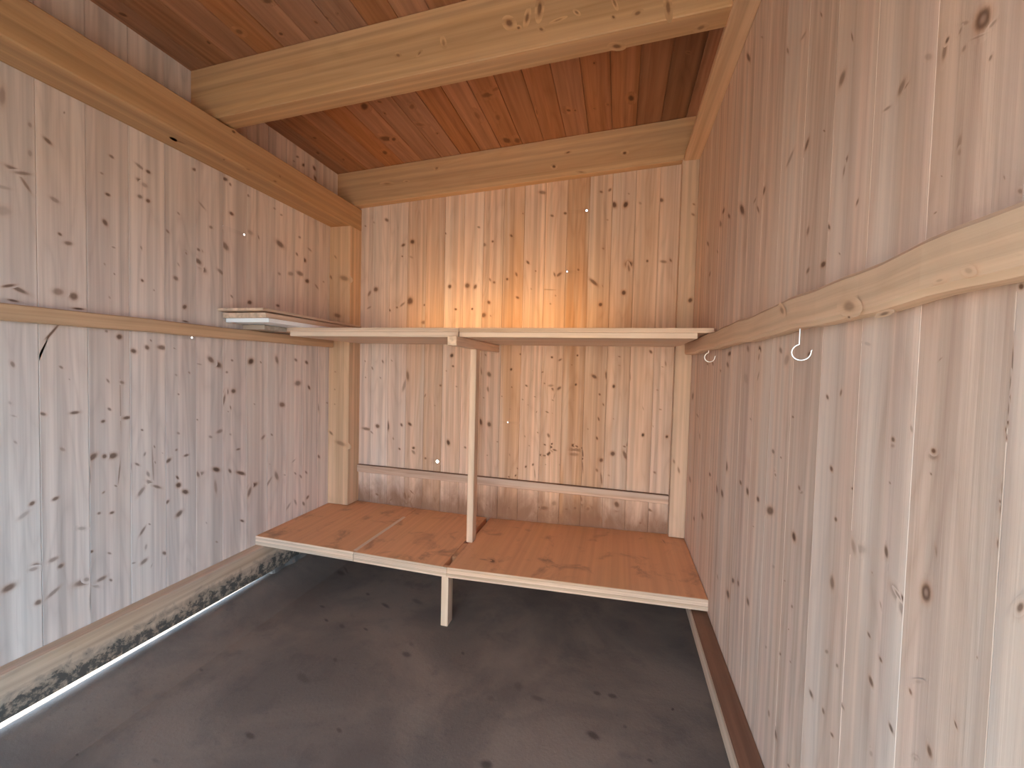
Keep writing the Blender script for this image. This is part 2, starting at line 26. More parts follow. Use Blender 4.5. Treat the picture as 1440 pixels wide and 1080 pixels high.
'F':[(-1361,2328,370,-163,31,-147,60),(-1313,2292,670,-237,65,-255,30),(-1019,1956,258,-20,62,-193,55),(-1608,2093,185,-66,32,-94,60),(-1726,2207,218,-25,64,-111,50),(-1885,2608,410,-118,143,-295,50),(-1879,2656,426,-368,-10,-103,40),(-1972,2345,218,-39,64,-105,50),(-736,2043,103,-129,-32,-45,60),(-1341,2083,189,-58,27,-93,50),(-1194,2424,400,-117,52,-204,40),(-1542,2413,177,-48,49,-126,50),(-1344,1820,150,-47,31,-120,40),(-1485,2069,218,-51,64,-158,40),(-1034,2038,147,-59,14,-141,30),(-50,1725,273,-112,-58,-157,75),(-45,1961,179,-53,-29,-120,60),(24,1963,199,-46,-33,-137,60),(-306,1855,314,-44,-8,-129,40),(286,1958,54,-32,-39,-79,70),(-433,1482,240,-71,-41,-188,70),(-408,1901,214,-118,-56,-220,30),(169,1671,100,-20,-28,-74,50),(78,1806,67,-67,-49,-74,40),(-741,2047,100,-61,-14,-91,50),(-511,1794,196,-44,-4,-154,25),(-1384,1347,266,-21,64,-115,60),(-1941,1108,133,-16,36,-45,60),(-2019,1730,304,-36,63,-79,50),(-1915,1581,154,-26,55,-79,40),(-1411,1671,429,-112,69,-212,35),(-1060,1465,158,-55,-1,-78,50),(-2463,1791,1107,-10,120,-106,40),(-1964,2342,160,-51,64,-128,50),(-2243,1707,696,-10,67,-64,40),(-1633,1167,186,-11,49,-63,30)],
'RR':[(931,1533,-218,-59,32,-86,50),(1273,1574,-82,-103,101,3,50),(651,1536,-62,-26,8,-33,25),(929,1513,-36,-18,20,-12,80),(819,1505,-127,7,-14,-25,60),(700,1534,-62,0,-8,-17,25)],
}
WORLD, SUN, EXPO, GLOW, FAC = 5.2, 14.0, 1.5, 1.9, 3.0

# ------------------------------------------------------------------ materials
def nodes(name):
    m = bpy.data.materials.new(name); m.use_nodes = True
    t = m.node_tree; t.nodes.clear()
    return m, t
class G:
    """tiny helper around a node tree"""
    def __init__(s, t): s.t = t
    def n(s, kind, **kw):
        x = s.t.nodes.new(kind)
        for k, v in kw.items(): setattr(x, k, v)
        return x
    def link(s, a, b): s.t.links.new(a, b)
    def val(s, sock, v):
        if isinstance(v, (int, float, tuple, list)): sock.default_value = v
        else: s.link(v, sock)
    def math(s, op, a, b=0.0, c=0.0, clamp=False):
        x = s.n('ShaderNodeMath', operation=op, use_clamp=clamp)
        s.val(x.inputs[0], a); s.val(x.inputs[1], b); s.val(x.inputs[2], c)
        return x.outputs[0]
    def step(s, v, a, b, lo=0.0, hi=1.0):
        x = s.n('ShaderNodeMapRange', interpolation_type='SMOOTHSTEP')
        s.val(x.inputs['Value'], v); x.inputs['From Min'].default_value = a; x.inputs['From Max'].default_value = b
        x.inputs['To Min'].default_value = lo; x.inputs['To Max'].default_value = hi
        return x.outputs['Result']
    def mix(s, f, a, b, mode='MIX'):
        x = s.n('ShaderNodeMix', data_type='RGBA', blend_type=mode)
        s.val(x.inputs[0], f); s.val(x.inputs[6], a); s.val(x.inputs[7], b)
        return x.outputs[2]
    def noise(s, vec, scale, detail=3.0, rough=0.55, dist=0.0, dim='3D'):
        x = s.n('ShaderNodeTexNoise', noise_dimensions=dim)
        s.link(vec, x.inputs['Vector']); x.inputs['Scale'].default_value = scale
        x.inputs['Detail'].default_value = detail; x.inputs['Roughness'].default_value = rough
        x.inputs['Distortion'].default_value = dist
        return x.outputs[0]
    def scaled(s, vec, v):
        x = s.n('ShaderNodeVectorMath', operation='MULTIPLY'); s.link(vec, x.inputs[0]); x.inputs[1].default_value = v
        return x.outputs[0]
    def attr(s, name, out='Fac'):
        return s.n('ShaderNodeAttribute', attribute_name=name).outputs[out]
def c4(c): return (c[0], c[1], c[2], 1.0)

def wood(name, base, dark, warm=(.62, .36, .18), knot=(.060, .021, .010), warmth=.25, ring=.28, fine=.16, blotch=.18,
         rough=.62, mould=None, pink=.12, dirt=0.0, knotmul=.9, palemix=0.0, foot=None, band_amp=1.0):
    m, t = nodes(name); g = G(t)
    gc = g.attr('gc', 'Vector'); tone = g.attr('tone'); kr = g.attr('kr'); ks = g.attr('ks')
    streak = g.noise(g.scaled(gc, (26, .55, 26)), 1.0, 3, .6)
    finen = g.noise(g.scaled(gc, (190, 2.6, 190)), 1.0, 2, .6)
    slow = g.noise(g.scaled(gc, (7, .8, 7)), 1.0, 2, .5, .4)
    rings = g.math('PINGPONG', g.math('MULTIPLY', slow, 9.0), .5)
    rings = g.math('POWER', g.math('MULTIPLY', rings, 2.0), 2.0)
    blot = g.noise(g.scaled(gc, (5, 1.1, 5)), 1.0, 2, .5)
    f = g.math('ADD', g.math('MULTIPLY', rings, ring), g.math('MULTIPLY', g.step(streak, .38, .66), ring*1.5))
    f = g.math('ADD', f, g.math('MULTIPLY', g.step(finen, .4, .75), fine), clamp=True)
    col = g.mix(f, c4(base), c4(dark))
    col = g.mix(g.math('MULTIPLY', g.step(blot, .45, .72), blotch+warmth*.5, clamp=True), col, c4(warm))
    col = g.mix(g.math('MULTIPLY', g.step(g.noise(g.scaled(gc, (14, .5, 14)), 1.0, 1), .5, .75), pink), col, (.62, .36, .32, 1))
    hs = g.n('ShaderNodeHueSaturation'); g.link(col, hs.inputs['Color'])
    band = g.noise(g.scaled(gc, (32, .28, 32)), 1.0, 2, .5)
    g.link(g.math('MULTIPLY', tone, g.step(band, .30, .70, 1-.14*band_amp, 1+.12*band_amp)), hs.inputs['Value']); g.link(g.attr('sat'), hs.inputs['Saturation'])
    col = hs.outputs[0]
    pale = g.noise(g.scaled(gc, (9, .45, 9)), 1.0, 3, .55, .3)
    col = g.mix(g.math('MULTIPLY', g.step(pale, .50, .68), palemix), col, (.80, .70, .61, 1))
    if dirt > 0:
        d = g.noise(g.scaled(gc, (3, 3, 3)), 1.6, 6, .65, .6)
        col = g.mix(g.math('MULTIPLY', g.step(d, .52, .74), dirt), col, (.10, .055, .035, 1))
    # knots
    kn = g.noise(g.scaled(gc, (60, 40, 60)), 1.0, 3, .6)
    r = g.math('MULTIPLY', kr, g.math('ADD', .72, g.math('MULTIPLY', kn, .56)))
    core = g.step(r, .35, 1.0, 1.0, 0.0); halo = g.step(kr, .4, 1.6, 1.0, 0.0)
    s1 = g.math('MINIMUM', ks, 1.0)
    col = g.mix(g.math('MULTIPLY', g.math('MULTIPLY', halo, s1), .55), col, (.44, .19, .08, 1))
    kc = g.mix(g.math('MULTIPLY', g.step(r, .05, .62, 1.0, 0.0), g.step(ks, 1.02, 1.1)), c4(knot), (.36, .22, .16, 1))
    col = g.mix(g.math('MULTIPLY', g.math('MULTIPLY', core, s1), knotmul, clamp=True), col, kc)
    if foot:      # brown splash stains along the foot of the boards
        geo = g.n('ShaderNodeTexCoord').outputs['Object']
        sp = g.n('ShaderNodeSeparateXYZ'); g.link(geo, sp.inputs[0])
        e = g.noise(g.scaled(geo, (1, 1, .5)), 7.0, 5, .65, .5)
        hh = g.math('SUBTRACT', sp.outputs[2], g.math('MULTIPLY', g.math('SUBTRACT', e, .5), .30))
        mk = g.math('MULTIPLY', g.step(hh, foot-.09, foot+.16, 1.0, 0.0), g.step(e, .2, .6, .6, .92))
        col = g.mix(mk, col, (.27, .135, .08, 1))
    if mould:     # black mould creeping up from the lower edge (object height), its own ragged shape
        geo = g.n('ShaderNodeTexCoord').outputs['Object']
        sp = g.n('ShaderNodeSeparateXYZ'); g.link(geo, sp.inputs[0])
        e = g.noise(g.scaled(geo, (1, 1, 1)), 16.0, 8, .72, .9)
        e2 = g.noise(g.scaled(geo, (1, 1, .6)), 5.0, 3, .6, 1.5)
        lim = g.math('ADD', g.math('MULTIPLY', e, .22), g.math('MULTIPLY', e2, .10))
        lim = g.math('SUBTRACT', lim, mould)
        mk = g.step(g.math('SUBTRACT', sp.outputs[2], lim), -.012, .012, 1.0, 0.0)
        col = g.mix(g.math('MULTIPLY', mk, g.step(g.noise(g.scaled(geo, (1, 1, 1)), 30, 5, .7), .38, .55)), col, (.035, .028, .022, 1))
        grey = g.step(g.math('SUBTRACT', sp.outputs[2], g.math('ADD', lim, .035)), -.03, .02, 1.0, 0.0)
        col = g.mix(g.math('MULTIPLY', grey, .45), col, (.17, .14, .115, 1))
    b = g.n('ShaderNodeBsdfPrincipled'); g.link(col, b.inputs['Base Color'])
    g.val(b.inputs['Roughness'], rough); b.inputs['Specular IOR Level'].default_value = .25
    bp = g.n('ShaderNodeBump'); bp.inputs['Strength'].default_value = .25; bp.inputs['Distance'].default_value = .0015
    g.link(g.math('ADD', finen, g.math('MULTIPLY', streak, .8)), bp.inputs['Height']); g.link(bp.outputs[0], b.inputs['Normal'])
    o = g.n('ShaderNodeOutputMaterial'); g.link(b.outputs[0], o.inputs[0])
    return m

def plain(name, col, rough=.5, metal=0.0, nscale=40, amt=.15, bump=0.0):
    m, t = nodes(name); g = G(t)
    tc = g.n('ShaderNodeTexCoord').outputs['Object']
    n = g.noise(tc, nscale, 4, .6)
    cc = g.mix(g.math('MULTIPLY', n, amt*2), c4(col), c4([v*.55 for v in col]))
    b = g.n('ShaderNodeBsdfPrincipled'); g.link(cc, b.inputs['Base Color'])
    b.inputs['Roughness'].default_value = rough; b.inputs['Metallic'].default_value = metal
    if bump:
        bp = g.n('ShaderNodeBump'); bp.inputs['Strength'].default_value = bump; g.link(n, bp.inputs['Height']); g.link(bp.outputs[0], b.inputs['Normal'])
    o = g.n('ShaderNodeOutputMaterial'); g.link(b.outputs[0], o.inputs[0])
    return m

def floor_material():
    m, t = nodes('dirty_concrete'); g = G(t)
    tc = g.n('ShaderNodeTexCoord').outputs['Object']
    big = g.noise(tc, 1.3, 5, .6, .5); mid = g.noise(tc, 6, 6, .65, .3); sm = g.noise(tc, 60, 4, .7); gr = g.noise(tc, 260, 2, .6)
    col = g.mix(g.step(big, .38, .62), (.155, .112, .091, 1), (.232, .162, .125, 1))
    col = g.mix(g.math('MULTIPLY', g.step(mid, .5, .72), .45), col, (.10, .075, .066, 1))
    col = g.mix(g.math('MULTIPLY', g.step(sm, .58, .74), .35), col, (.07, .052, .046, 1))
    col = g.mix(g.math('MULTIPLY', g.step(gr, .55, .8), .22), col, (.33, .27, .24, 1))
    # a few round damp marks
    sp = g.n('ShaderNodeSeparateXYZ'); g.link(tc, sp.inputs[0])
    for (x, y, rr, a) in ((-.87, 1.32, .17, .35), (-.5, 1.9, .14, .18), (-1.25, 1.1, .2, .2)):
        dx = g.math('SUBTRACT', sp.outputs[0], x); dy = g.math('SUBTRACT', sp.outputs[1], y)
        d = g.math('SQRT', g.math('ADD', g.math('MULTIPLY', dx, dx), g.math('MULTIPLY', dy, dy)))
        d = g.math('ADD', d, g.math('MULTIPLY', mid, .08))
        col = g.mix(g.step(d, rr*.75, rr*1.35, a, 0.0), col, (.085, .062, .055, 1))
    kr = g.attr('kr'); ks = g.attr('ks')
    r = g.math('MULTIPLY', kr, g.math('ADD', .6, g.math('MULTIPLY', sm, .8)))
    col = g.mix(g.math('MULTIPLY', g.step(r, .3, 1.1, 1.0, 0.0), ks, clamp=True), col, (.045, .03, .026, 1))
    b = g.n('ShaderNodeBsdfPrincipled'); g.link(col, b.inputs['Base Color']); b.inputs['Roughness'].default_value = .8
    b.inputs['Specular IOR Level'].default_value = .2
    bp = g.n('ShaderNodeBump'); bp.inputs['Strength'].default_value = .3; bp.inputs['Distance'].default_value = .004
    g.link(g.math('ADD', mid, sm), bp.inputs['Height']); g.link(bp.outputs[0], b.inputs['Normal'])
    o = g.n('ShaderNodeOutputMaterial'); g.link(b.outputs[0], o.inputs[0])
    return m

M = {}
M['wall'] = wood('spruce_boarding', (.70, .505, .385), (.47, .30, .215), warm=(.64, .40, .25), palemix=.32)
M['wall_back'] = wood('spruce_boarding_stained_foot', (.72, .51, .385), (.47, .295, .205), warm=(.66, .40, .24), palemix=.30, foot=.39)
M['beam'] = wood('spruce_beam', (.66, .43, .27), (.46, .275, .155), warm=(.60, .36, .20), ring=.2, fine=.14, pink=.06)
M['ceil'] = wood('ceiling_boarding', (.42, .195, .10), (.25, .105, .052), warm=(.41, .18, .088), pink=.05, blotch=.3)
M['lath'] = wood('planed_lath', (.75, .555, .41), (.53, .365, .25), ring=.22, pink=.08)
M['edge'] = wood('layered_board_edge', (.76, .555, .41), (.54, .37, .265), ring=.3, pink=.1)
M['bench'] = wood('brown_faced_board', (.76, .365, .185), (.50, .21, .105), warm=(.76, .39, .165), ring=.07, fine=.06, band_amp=.4, pink=.0, dirt=.55, rough=.5)
M['sill'] = wood('mouldy_sill', (.64, .445, .31), (.46, .30, .20), pink=.25, mould=.085)
M['darksill'] = wood('brown_sill', (.22, .10, .058), (.13, .058, .034), warm=(.30, .15, .07), pink=0, dirt=.3, ring=.2)
M['graywood'] = wood('weathered_offcut', (.42, .36, .31), (.28, .23, .19), pink=0)
M['white'] = plain('white_paint', (.93, .95, .98), .45, amt=.06)
M['steel'] = plain('zinc_plated_steel', (.97, .97, .99), .30, .85, 200, .02)
M['floor'] = floor_material()
M['ground'] = plain('sandy_gravel', (.50, .40, .29), .9, 0, 30, .3, .4)
M['render'] = plain('ochre_bounce', (.86, .62, .40), .9, 0, 12, .08, .2)
M['mortar'] = plain('grey_mortar', (.20, .165, .14), .9, 0, 30, .4, .6)

# ------------------------------------------------------------------ mesh building
class MB:
    def __init__(s): s.v = []; s.f = []; s.gc = []; s.tone = []; s.sat = []; s.kr = []; s.ks = []; s.mi = []
    def vert(s, p, gc=(0, 0, 0), tone=1.0, sat=1.0, kr=0.0, ks=0.0):
        s.v.append(tuple(p)); s.gc.append(tuple(gc)); s.tone.append(tone); s.sat.append(sat); s.kr.append(kr); s.ks.append(ks)
        return len(s.v)-1
    def face(s, idx, mi=0): s.f.append(tuple(idx)); s.mi.append(mi)
    def build(s, name, mats, parent=None, smooth=False):
        me = bpy.data.meshes.new(name); me.from_pydata(s.v, [], s.f)
        for m in (mats if isinstance(mats, (list, tuple)) else [mats]): me.materials.append(m)
        me.polygons.foreach_set('material_index', s.mi)
        a = me.attributes.new('gc', 'FLOAT_VECTOR', 'POINT'); a.data.foreach_set('vector', [c for p in s.gc for c in p])
        for k in ('tone', 'sat', 'kr', 'ks'):
            a = me.attributes.new(k, 'FLOAT', 'POINT'); a.data.foreach_set('value', getattr(s, k))
        if smooth: me.polygons.foreach_set('use_smooth', [True]*len(me.polygons))
        me.update()
        o = bpy.data.objects.new(name, me); COL.objects.link(o)
        if parent: o.parent = parent
        return o

def gcof(p, grain, seed):
    x, y, z = p
    if grain == 'x': return (y, x+seed*3.1, z+seed*1.7)
    if grain == 'y': return (x, y+seed*3.1, z+seed*1.7)
    return (x+seed*1.3, z+seed*3.1, y+seed*1.7)

def box(mb, lo, hi, grain='z', seed=0.0, tone=1.0, sat=1.0, bev=.003, fn=None, mi=0, seg=1):
    """bevelled box, cut across its grain into seg pieces; fn warps a point"""
    ax = 'xyz'.index(grain); o1, o2 = [i for i in range(3) if i != ax]
    a0, a1 = lo[ax], hi[ax]
    b = min(bev, (hi[o1]-lo[o1])*.4, (hi[o2]-lo[o2])*.4)
    def ring(t, inset):
        l1, h1, l2, h2 = lo[o1]+inset, hi[o1]-inset, lo[o2]+inset, hi[o2]-inset
        c = [(l1+b, l2), (h1-b, l2), (h1, l2+b), (h1, h2-b), (h1-b, h2), (l1+b, h2), (l1, h2-b), (l1, l2+b)]
        out = []
        for (u, w) in c:
            p = [0, 0, 0]; p[ax] = t; p[o1] = u; p[o2] = w
            g = gcof(p, grain, seed)
            q = fn(Vector(p)) if fn else p
            out.append(mb.vert(q, g, tone, sat))
        return out
    ts = [(a0, b*.9), (a0+b, 0)] + [(a0+b+(a1-a0-2*b)*k/seg, 0) for k in range(1, seg)] + [(a1-b, 0), (a1, b*.9)]
    rings = [ring(*t) for t in ts]
    flip = (ax == 1)
    for A, B in zip(rings, rings[1:]):
        for i in range(8):
            j = (i+1) % 8
            q = (A[i], A[j], B[j], B[i])
            mb.face(q[::-1] if flip else q, mi)
    mb.face(rings[0] if flip else rings[0][::-1], mi); mb.face(rings[-1][::-1] if flip else rings[-1], mi)

def patch(mb, c, A, B, s, gcp, tone=1.0, sat=1.0, n=14, ext=1.65, mi=0):
    """knot or stain: a slightly domed scar on the board face"""
    ci = mb.vert(c, gcp(c), tone, sat, 0.0, s)
    ringi = []
    for k in range(n):
        a = 2*math.pi*k/n
        p = c + A*(math.cos(a)*ext) + B*(math.sin(a)*ext)
        ringi.append(mb.vert(p, gcp(p), tone, sat, ext, s))
    for k in range(n): mb.face((ci, ringi[k], ringi[(k+1) % n]), mi)

OFF = .0006
def add_knots(mb, key, plane, info, clip=None, mi=0, size=1.0):
    """plane(u, v) -> 3D point on the face (already offset); info(u, v) -> (grain, seed, tone, sat)"""
    L = sorted(KN.get(key, []), key=lambda k: -(abs(k[2])+abs(k[3]))*(abs(k[4])+abs(k[5])))
    for i, (u, v, au, av, bu, bv, s) in enumerate(L):
        if s <= 32 and max(math.hypot(au, av), math.hypot(bu, bv)) > 260: continue
        u, v = u/1000, v/1000; au, av, bu, bv = au/1e4, av/1e4, bu/1e4, bv/1e4
        if clip and not clip(u, v): continue
        dz = i*.000004
        inf = info(u, v); grain, seed, tone, sat = inf[:4]
        lo_, hi_ = inf[4:] if len(inf) > 4 else (-99, 99)
        k1, k2 = size*1.3, size*1.35
        au, av, bu, bv = au*k1, av*k1, bu*k2, bv*k2
        det = au*bv-av*bu
        if abs(det) < 1e-12: continue
        n, ext = 16, 1.65
        c = plane(u, v, dz)
        ci = mb.vert(c, gcof(c, grain, seed), tone, sat, 0.0, s/100)
        ring = []
        for k in range(n):
            t = 2*math.pi*k/n
            du = (au*math.cos(t)+bu*math.sin(t))*ext; dv = (av*math.cos(t)+bv*math.sin(t))*ext
            uu = min(max(u+du, lo_), hi_)-u
            if abs(uu) < abs(du)-1e-9: dv *= 1.0
            p = plane(u+uu, v+dv, dz)
            kr = math.hypot((uu*bv-dv*bu)/det, (au*dv-av*uu)/det)
            ring.append(mb.vert(p, gcof(p, grain, seed), tone, sat, kr, s/100))
        for k in range(n): mb.face((ci, ring[k], ring[(k+1) % n]), mi)

def tag(o, label=None, cat=None, group=None, kind=None):
    if label: o['label'] = label
    if cat: o['category'] = cat
    if group: o['group'] = group
    if kind: o['kind'] = kind
    return o
def thing(name, label, cat, loc=(0, 0, 0), group=None):
    o = bpy.data.objects.new(name, None); o.empty_display_size = .05; o.location = loc; COL.objects.link(o)
    return tag(o, label, cat, group)
def adopt(o, root):
    """parent a mesh whose vertices are in world coordinates to an Empty at root.location"""
    o.parent = root
    for v in o.data.vertices: v.co -= Vector(root.location)
    return o

# ------------------------------------------------------------------ board walls
def board_wall(mb, kind, plane_c, thick, u_edges, tones, v0, v1, holes=(), seed0=0, gap=.0008, bev=.0013):
    """boards with chamfered edges; kind 'x' = face normal along X (u = y), 'y' = normal along Y (u = x); v1 may be a function of u"""
    for i, (ua, ub) in enumerate(zip(u_edges, u_edges[1:])):
        tone, sat = tones[i % len(tones)]
        seed = seed0+i*1.37
        top = v1((ua+ub)/2) if callable(v1) else v1
        hs = sorted([h for h in holes if ua < h[0] < ub], key=lambda h: h[1])
        spans = []; z = v0
        for h in hs:
            spans.append((z, h[1]-h[2]*2.2)); z = h[1]+h[2]*2.2
        spans.append((z, top))
        for (za, zb) in spans:
            if kind == 'x':
                lo = (min(plane_c, plane_c+thick), ua+gap, za); hi = (max(plane_c, plane_c+thick), ub-gap, zb)
            else:
                lo = (ua+gap, min(plane_c, plane_c+thick), za); hi = (ub-gap, max(plane_c, plane_c+thick), zb)
            box(mb, lo, hi, 'z', seed, tone, sat, bev=bev if len(hs) == 0 else .0009)
        # tongue that closes the joint behind the chamfers
        d0, d1 = sorted((plane_c+thick*.35, plane_c+thick*.75))
        if kind == 'x': box(mb, (d0, ub-.006, v0), (d1, ub+.006, top), 'z', seed, tone*.9, sat, .0005)
        else: box(mb, (ub-.006, d0, v0), (ub+.006, d1, top), 'z', seed, tone*.9, sat, .0005)
        for (hu, hv, r) in hs:
            cell = r*2.2
            def P(u, v, d):
                return (plane_c+d, u, v) if kind == 'x' else (u, plane_c+d, v)
            fr, bk = [], []
            fo, bo = [], []
            for k in range(16):
                a = 2*math.pi*k/16
                cu, cv = math.cos(a), math.sin(a)
                m = max(abs(cu), abs(cv))
                ou = min(max(hu+cu/m*cell*50, ua+gap), ub-gap) if abs(cu)/m > .99 else hu+cu/m*cell
                ov = hv+cv/m*cell
                for dd, inn, out in ((0.0, fr, fo), (thick, bk, bo)):
                    rr = r*(1 if dd == 0 else 2.0); p = P(hu+cu*rr, hv+cv*rr, dd); inn.append(mb.vert(p, gcof(p, 'z', seed), tone*.9, sat))
                    p = P(ou, ov, dd); out.append(mb.vert(p, gcof(p, 'z', seed), tone, sat))
            for k in range(16):
                j = (k+1) % 16
                mb.face((fr[k], fr[j], fo[j], fo[k])); mb.face((bk[k], bo[k], bo[j], bk[j])); mb.face((fr[k], bk[k], bk[j], fr[j]))

def find(edges, u):
    for i, (a, b) in enumerate(zip(edges, edges[1:])):
        if a <= u < b: return i
    return 0
def tones(n, amp, sat=.06, r=None):
    r = r or rnd
    return [(1+r.uniform(-amp, amp), 1+r.uniform(-sat, sat)) for _ in range(n)]

# left wall: boards along Y, up to the roof boarding
eL = [YF-.03] + [1.18+.1625*k for k in range(-13, 12) if 1.18+.1625*k > YF+.02] + [YB+.02]
tL = [(a*1.07*(1.0+.07*max(0, min(1, (e-1.2)/1.2))), b*.64) for (a, b), e in zip(tones(len(eL), .05, .08), eL)]
mb = MB()
board_wall(mb, 'x', XL, -.02, eL, tL, .05, 2.9348, holes=[(2.136, 2.180, .0062), (1.8075, 1.525, .0055)], seed0=3)
def pl(u, v, dz=0): return Vector((XL+OFF+dz, u, v))
def il(u, v):
    i = find(eL, u); return 'z', 3+i*1.37, tL[i % len(tL)][0], tL[i % len(tL)][1], eL[i]+.001, eL[i+1]-.001
add_knots(mb, 'L', pl, il, clip=lambda u, v: v > .215 and not (1.50 < v < 1.61 and False))
wl = mb.build('wall_left', M['wall']); tag(wl, kind='structure')

# right wall
eR = [YF-.03] + [.657+.1684*k for k in range(-9, 15) if .657+.1684*k > YF+.02] + [YB+.02]
tR = [(a*1.01, b*.93) for a, b in tones(len(eR), .035, .05)]
mb = MB()
board_wall(mb, 'x', XR, .02, eR, tR, -.1, 3.08, seed0=91, gap=.0004, bev=.0006)
def pr(u, v, dz=0): return Vector((XR-OFF-dz, u, v))
def ir(u, v):
    i = find(eR, u); return 'z', 91+i*1.37, tR[i % len(tR)][0], tR[i % len(tR)][1], eR[i]+.0005, eR[i+1]-.0005
add_knots(mb, 'R', pr, ir)
wr = mb.build('wall_right', M['wall']); tag(wr, kind='structure')

# back wall
eB = [XL-.02] + [-1.018+.157*k for k in range(-7, 10)] + [XR+.02]
tB = tones(len(eB), .05, .08)
# board tints read off the photograph, by the board's left edge
for x, tn, st in ((-2.2, 1.02, 1.0), (-2.117, 1.1, .80), (-1.96, 1.1, .78), (-1.803, 1.06, .84), (-1.646, .98, 1.05), (-1.489, .96, 1.12), (-1.332, 1.12, .98), (-1.175, 1.14, 1.0), (-1.018, 1.08, 1.03), (-.861, .93, 1.22), (-.704, 1.12, 1.02), (-.547, 1.10, 1.10), (-.39, .86, 1.32), (-.233, .90, 1.10), (-.076, .93, 1.03), (.081, .96, 1.0), (.238, .97, .95)):
    tB[find(eB, x+.05)] = (tn, st)
mb = MB()
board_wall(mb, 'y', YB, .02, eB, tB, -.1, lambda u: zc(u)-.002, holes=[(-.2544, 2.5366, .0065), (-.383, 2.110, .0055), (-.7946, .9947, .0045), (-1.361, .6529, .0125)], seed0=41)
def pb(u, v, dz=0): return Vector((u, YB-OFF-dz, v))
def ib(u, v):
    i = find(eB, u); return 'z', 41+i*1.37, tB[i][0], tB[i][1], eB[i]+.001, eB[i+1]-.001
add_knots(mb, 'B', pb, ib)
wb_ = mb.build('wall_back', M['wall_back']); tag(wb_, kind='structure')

# front wall with a wide tall doorway, behind the camera
eF = [XL-.02] + [-2.1+.155*k for k in range(0, 17)] + [XR+.02]
tF = tones(len(eF), .04)
DX0, DX1, DZ = -1.325, .38, 2.02
mb = MB()
for i, (a, b) in enumerate(zip(eF, eF[1:])):
    inside = a >= DX0-.001 and b <= DX1+.001
    box(mb, (b-.006, YF-.014, DZ if inside or b > DX0-.01 and b < DX1 else -.1), (b+.006, YF-.006, zc(b)-.003), 'z', 60+i, .8, 1, bev=.0005)
    box(mb, (a+.001, YF-.02, DZ if inside else -.1), (b-.001, YF, zc((a+b)/2)-.002), 'z', 60+i, tF[i][0], tF[i][1], bev=.002)
wf = mb.build('wall_front', M['wall']); tag(wf, kind='structure')

# ceiling boarding, grain along Y, following the roof slope
eC = [XL-.02] + [-1.036+.157*k for k in range(-7, 10)] + [XR+.03]
tC = tones(len(eC), .10, .1)
tC[find(eC, .3)] = (.62, 1.0); tC[find(eC, .2)] = (.82, 1.0)
mb = MB()
def slope(p): return Vector((p.x, p.y, p.z+SL*(p.x-XL)))
for i, (a, b) in enumerate(zip(eC, eC[1:])):
    box(mb, (a+.002, YF-.03, 2.9355), (b-.002, YB+.03, 2.9355+.022), 'y', 20+i*1.9, tC[i][0], tC[i][1], bev=.002, fn=slope, seg=6)
    box(mb, (b-.006, YF-.03, 2.9355+.007), (b+.006, YB+.03, 2.9355+.016), 'y', 20+i*1.9, .8, 1, bev=.0005, fn=slope)
def pc(u, v, dz=0): return Vector((u, v, zc(u)-OFF-dz))
def ic(u, v):
    i = find(eC, u); return 'y', 20+i*1.9, tC[i][0], tC[i][1], eC[i]+.002, eC[i+1]-.002
add_knots(mb, 'C', pc, ic)
ce = mb.build('ceiling', M['ceil']); tag(ce, kind='structure')

# floor slab and the ground outside
mb = MB()
box(mb, (XL-.06, YF-.05, ZF-.06), (XR+.02, YB+.02, ZF), 'y', bev=.004)
add_knots(mb, 'F', lambda u, v, dz=0: Vector((u, v, ZF+OFF+dz)), lambda u, v: ('y', 0, 1, 1), clip=lambda u, v: u > XL and v < YB)
fl = mb.build('floor', M['floor']); tag(fl, kind='structure')
mb = MB()
for p in ((-30, -30), (30, -30), (30, 30), (-30, 30)): mb.vert((p[0], p[1], ZF-.09))
mb.face((0, 1, 2, 3))
gr = mb.build('ground', M['ground']); tag(gr, kind='structure')
# added wall outside, out of view, bounces warm sunlight in through the doorway
mb = MB()
box(mb, (-2.7, -7.3, ZF-.085), (1.3, -7.0, FAC), 'x', bev=.02)
tag(mb.build('bounce_wall', M['render']), kind='structure')
# mortar bed that closes the gap under the far end of the left wall
mb = MB()
def lump(p):
    n = math.sin(p.y*23)*.006+math.sin(p.y*51+1)*.004
    return Vector((p.x+n*(1 if p.x > XL else 0), p.y, p.z))
box(mb, (XL-.05, 2.30, ZF-.04), (XL+.074, YB, .035), 'y', bev=.012, fn=lump, seg=30)
tag(mb.build('trim_1', M['mortar']), kind='structure')
# the slab is dressed up in a shallow ramp to the left sill, its top a few centimetres below the timber
mb = MB()
N = 46; prof = [(XL-.06, ZF-.02), (XL-.06, -.006), (XL+.070, -.005), (XL+.095, -.010), (XL+.125, -.028), (XL+.17, -.062), (XL+.25, -.090), (XL+.34, ZF-.004)]
rows = []
for k in range(N+1):
    y = YF+(YB-.02-YF)*k/N
    rows.append([mb.vert((x+(.006*math.sin(y*9+j) if 2 < j < 6 else 0), y, z+(.002*math.sin(y*17+j*2) if 2 < j < 6 else 0))) for j, (x, z) in enumerate(prof)])
for A, B in zip(rows, rows[1:]):
    for j in range(len(prof)-1): mb.face((A[j], B[j], B[j+1], A[j+1]))
mb.face(rows[0]); mb.face(rows[-1][::-1])
tag(mb.build('trim_2', M['floor'], smooth=True), kind='structure')

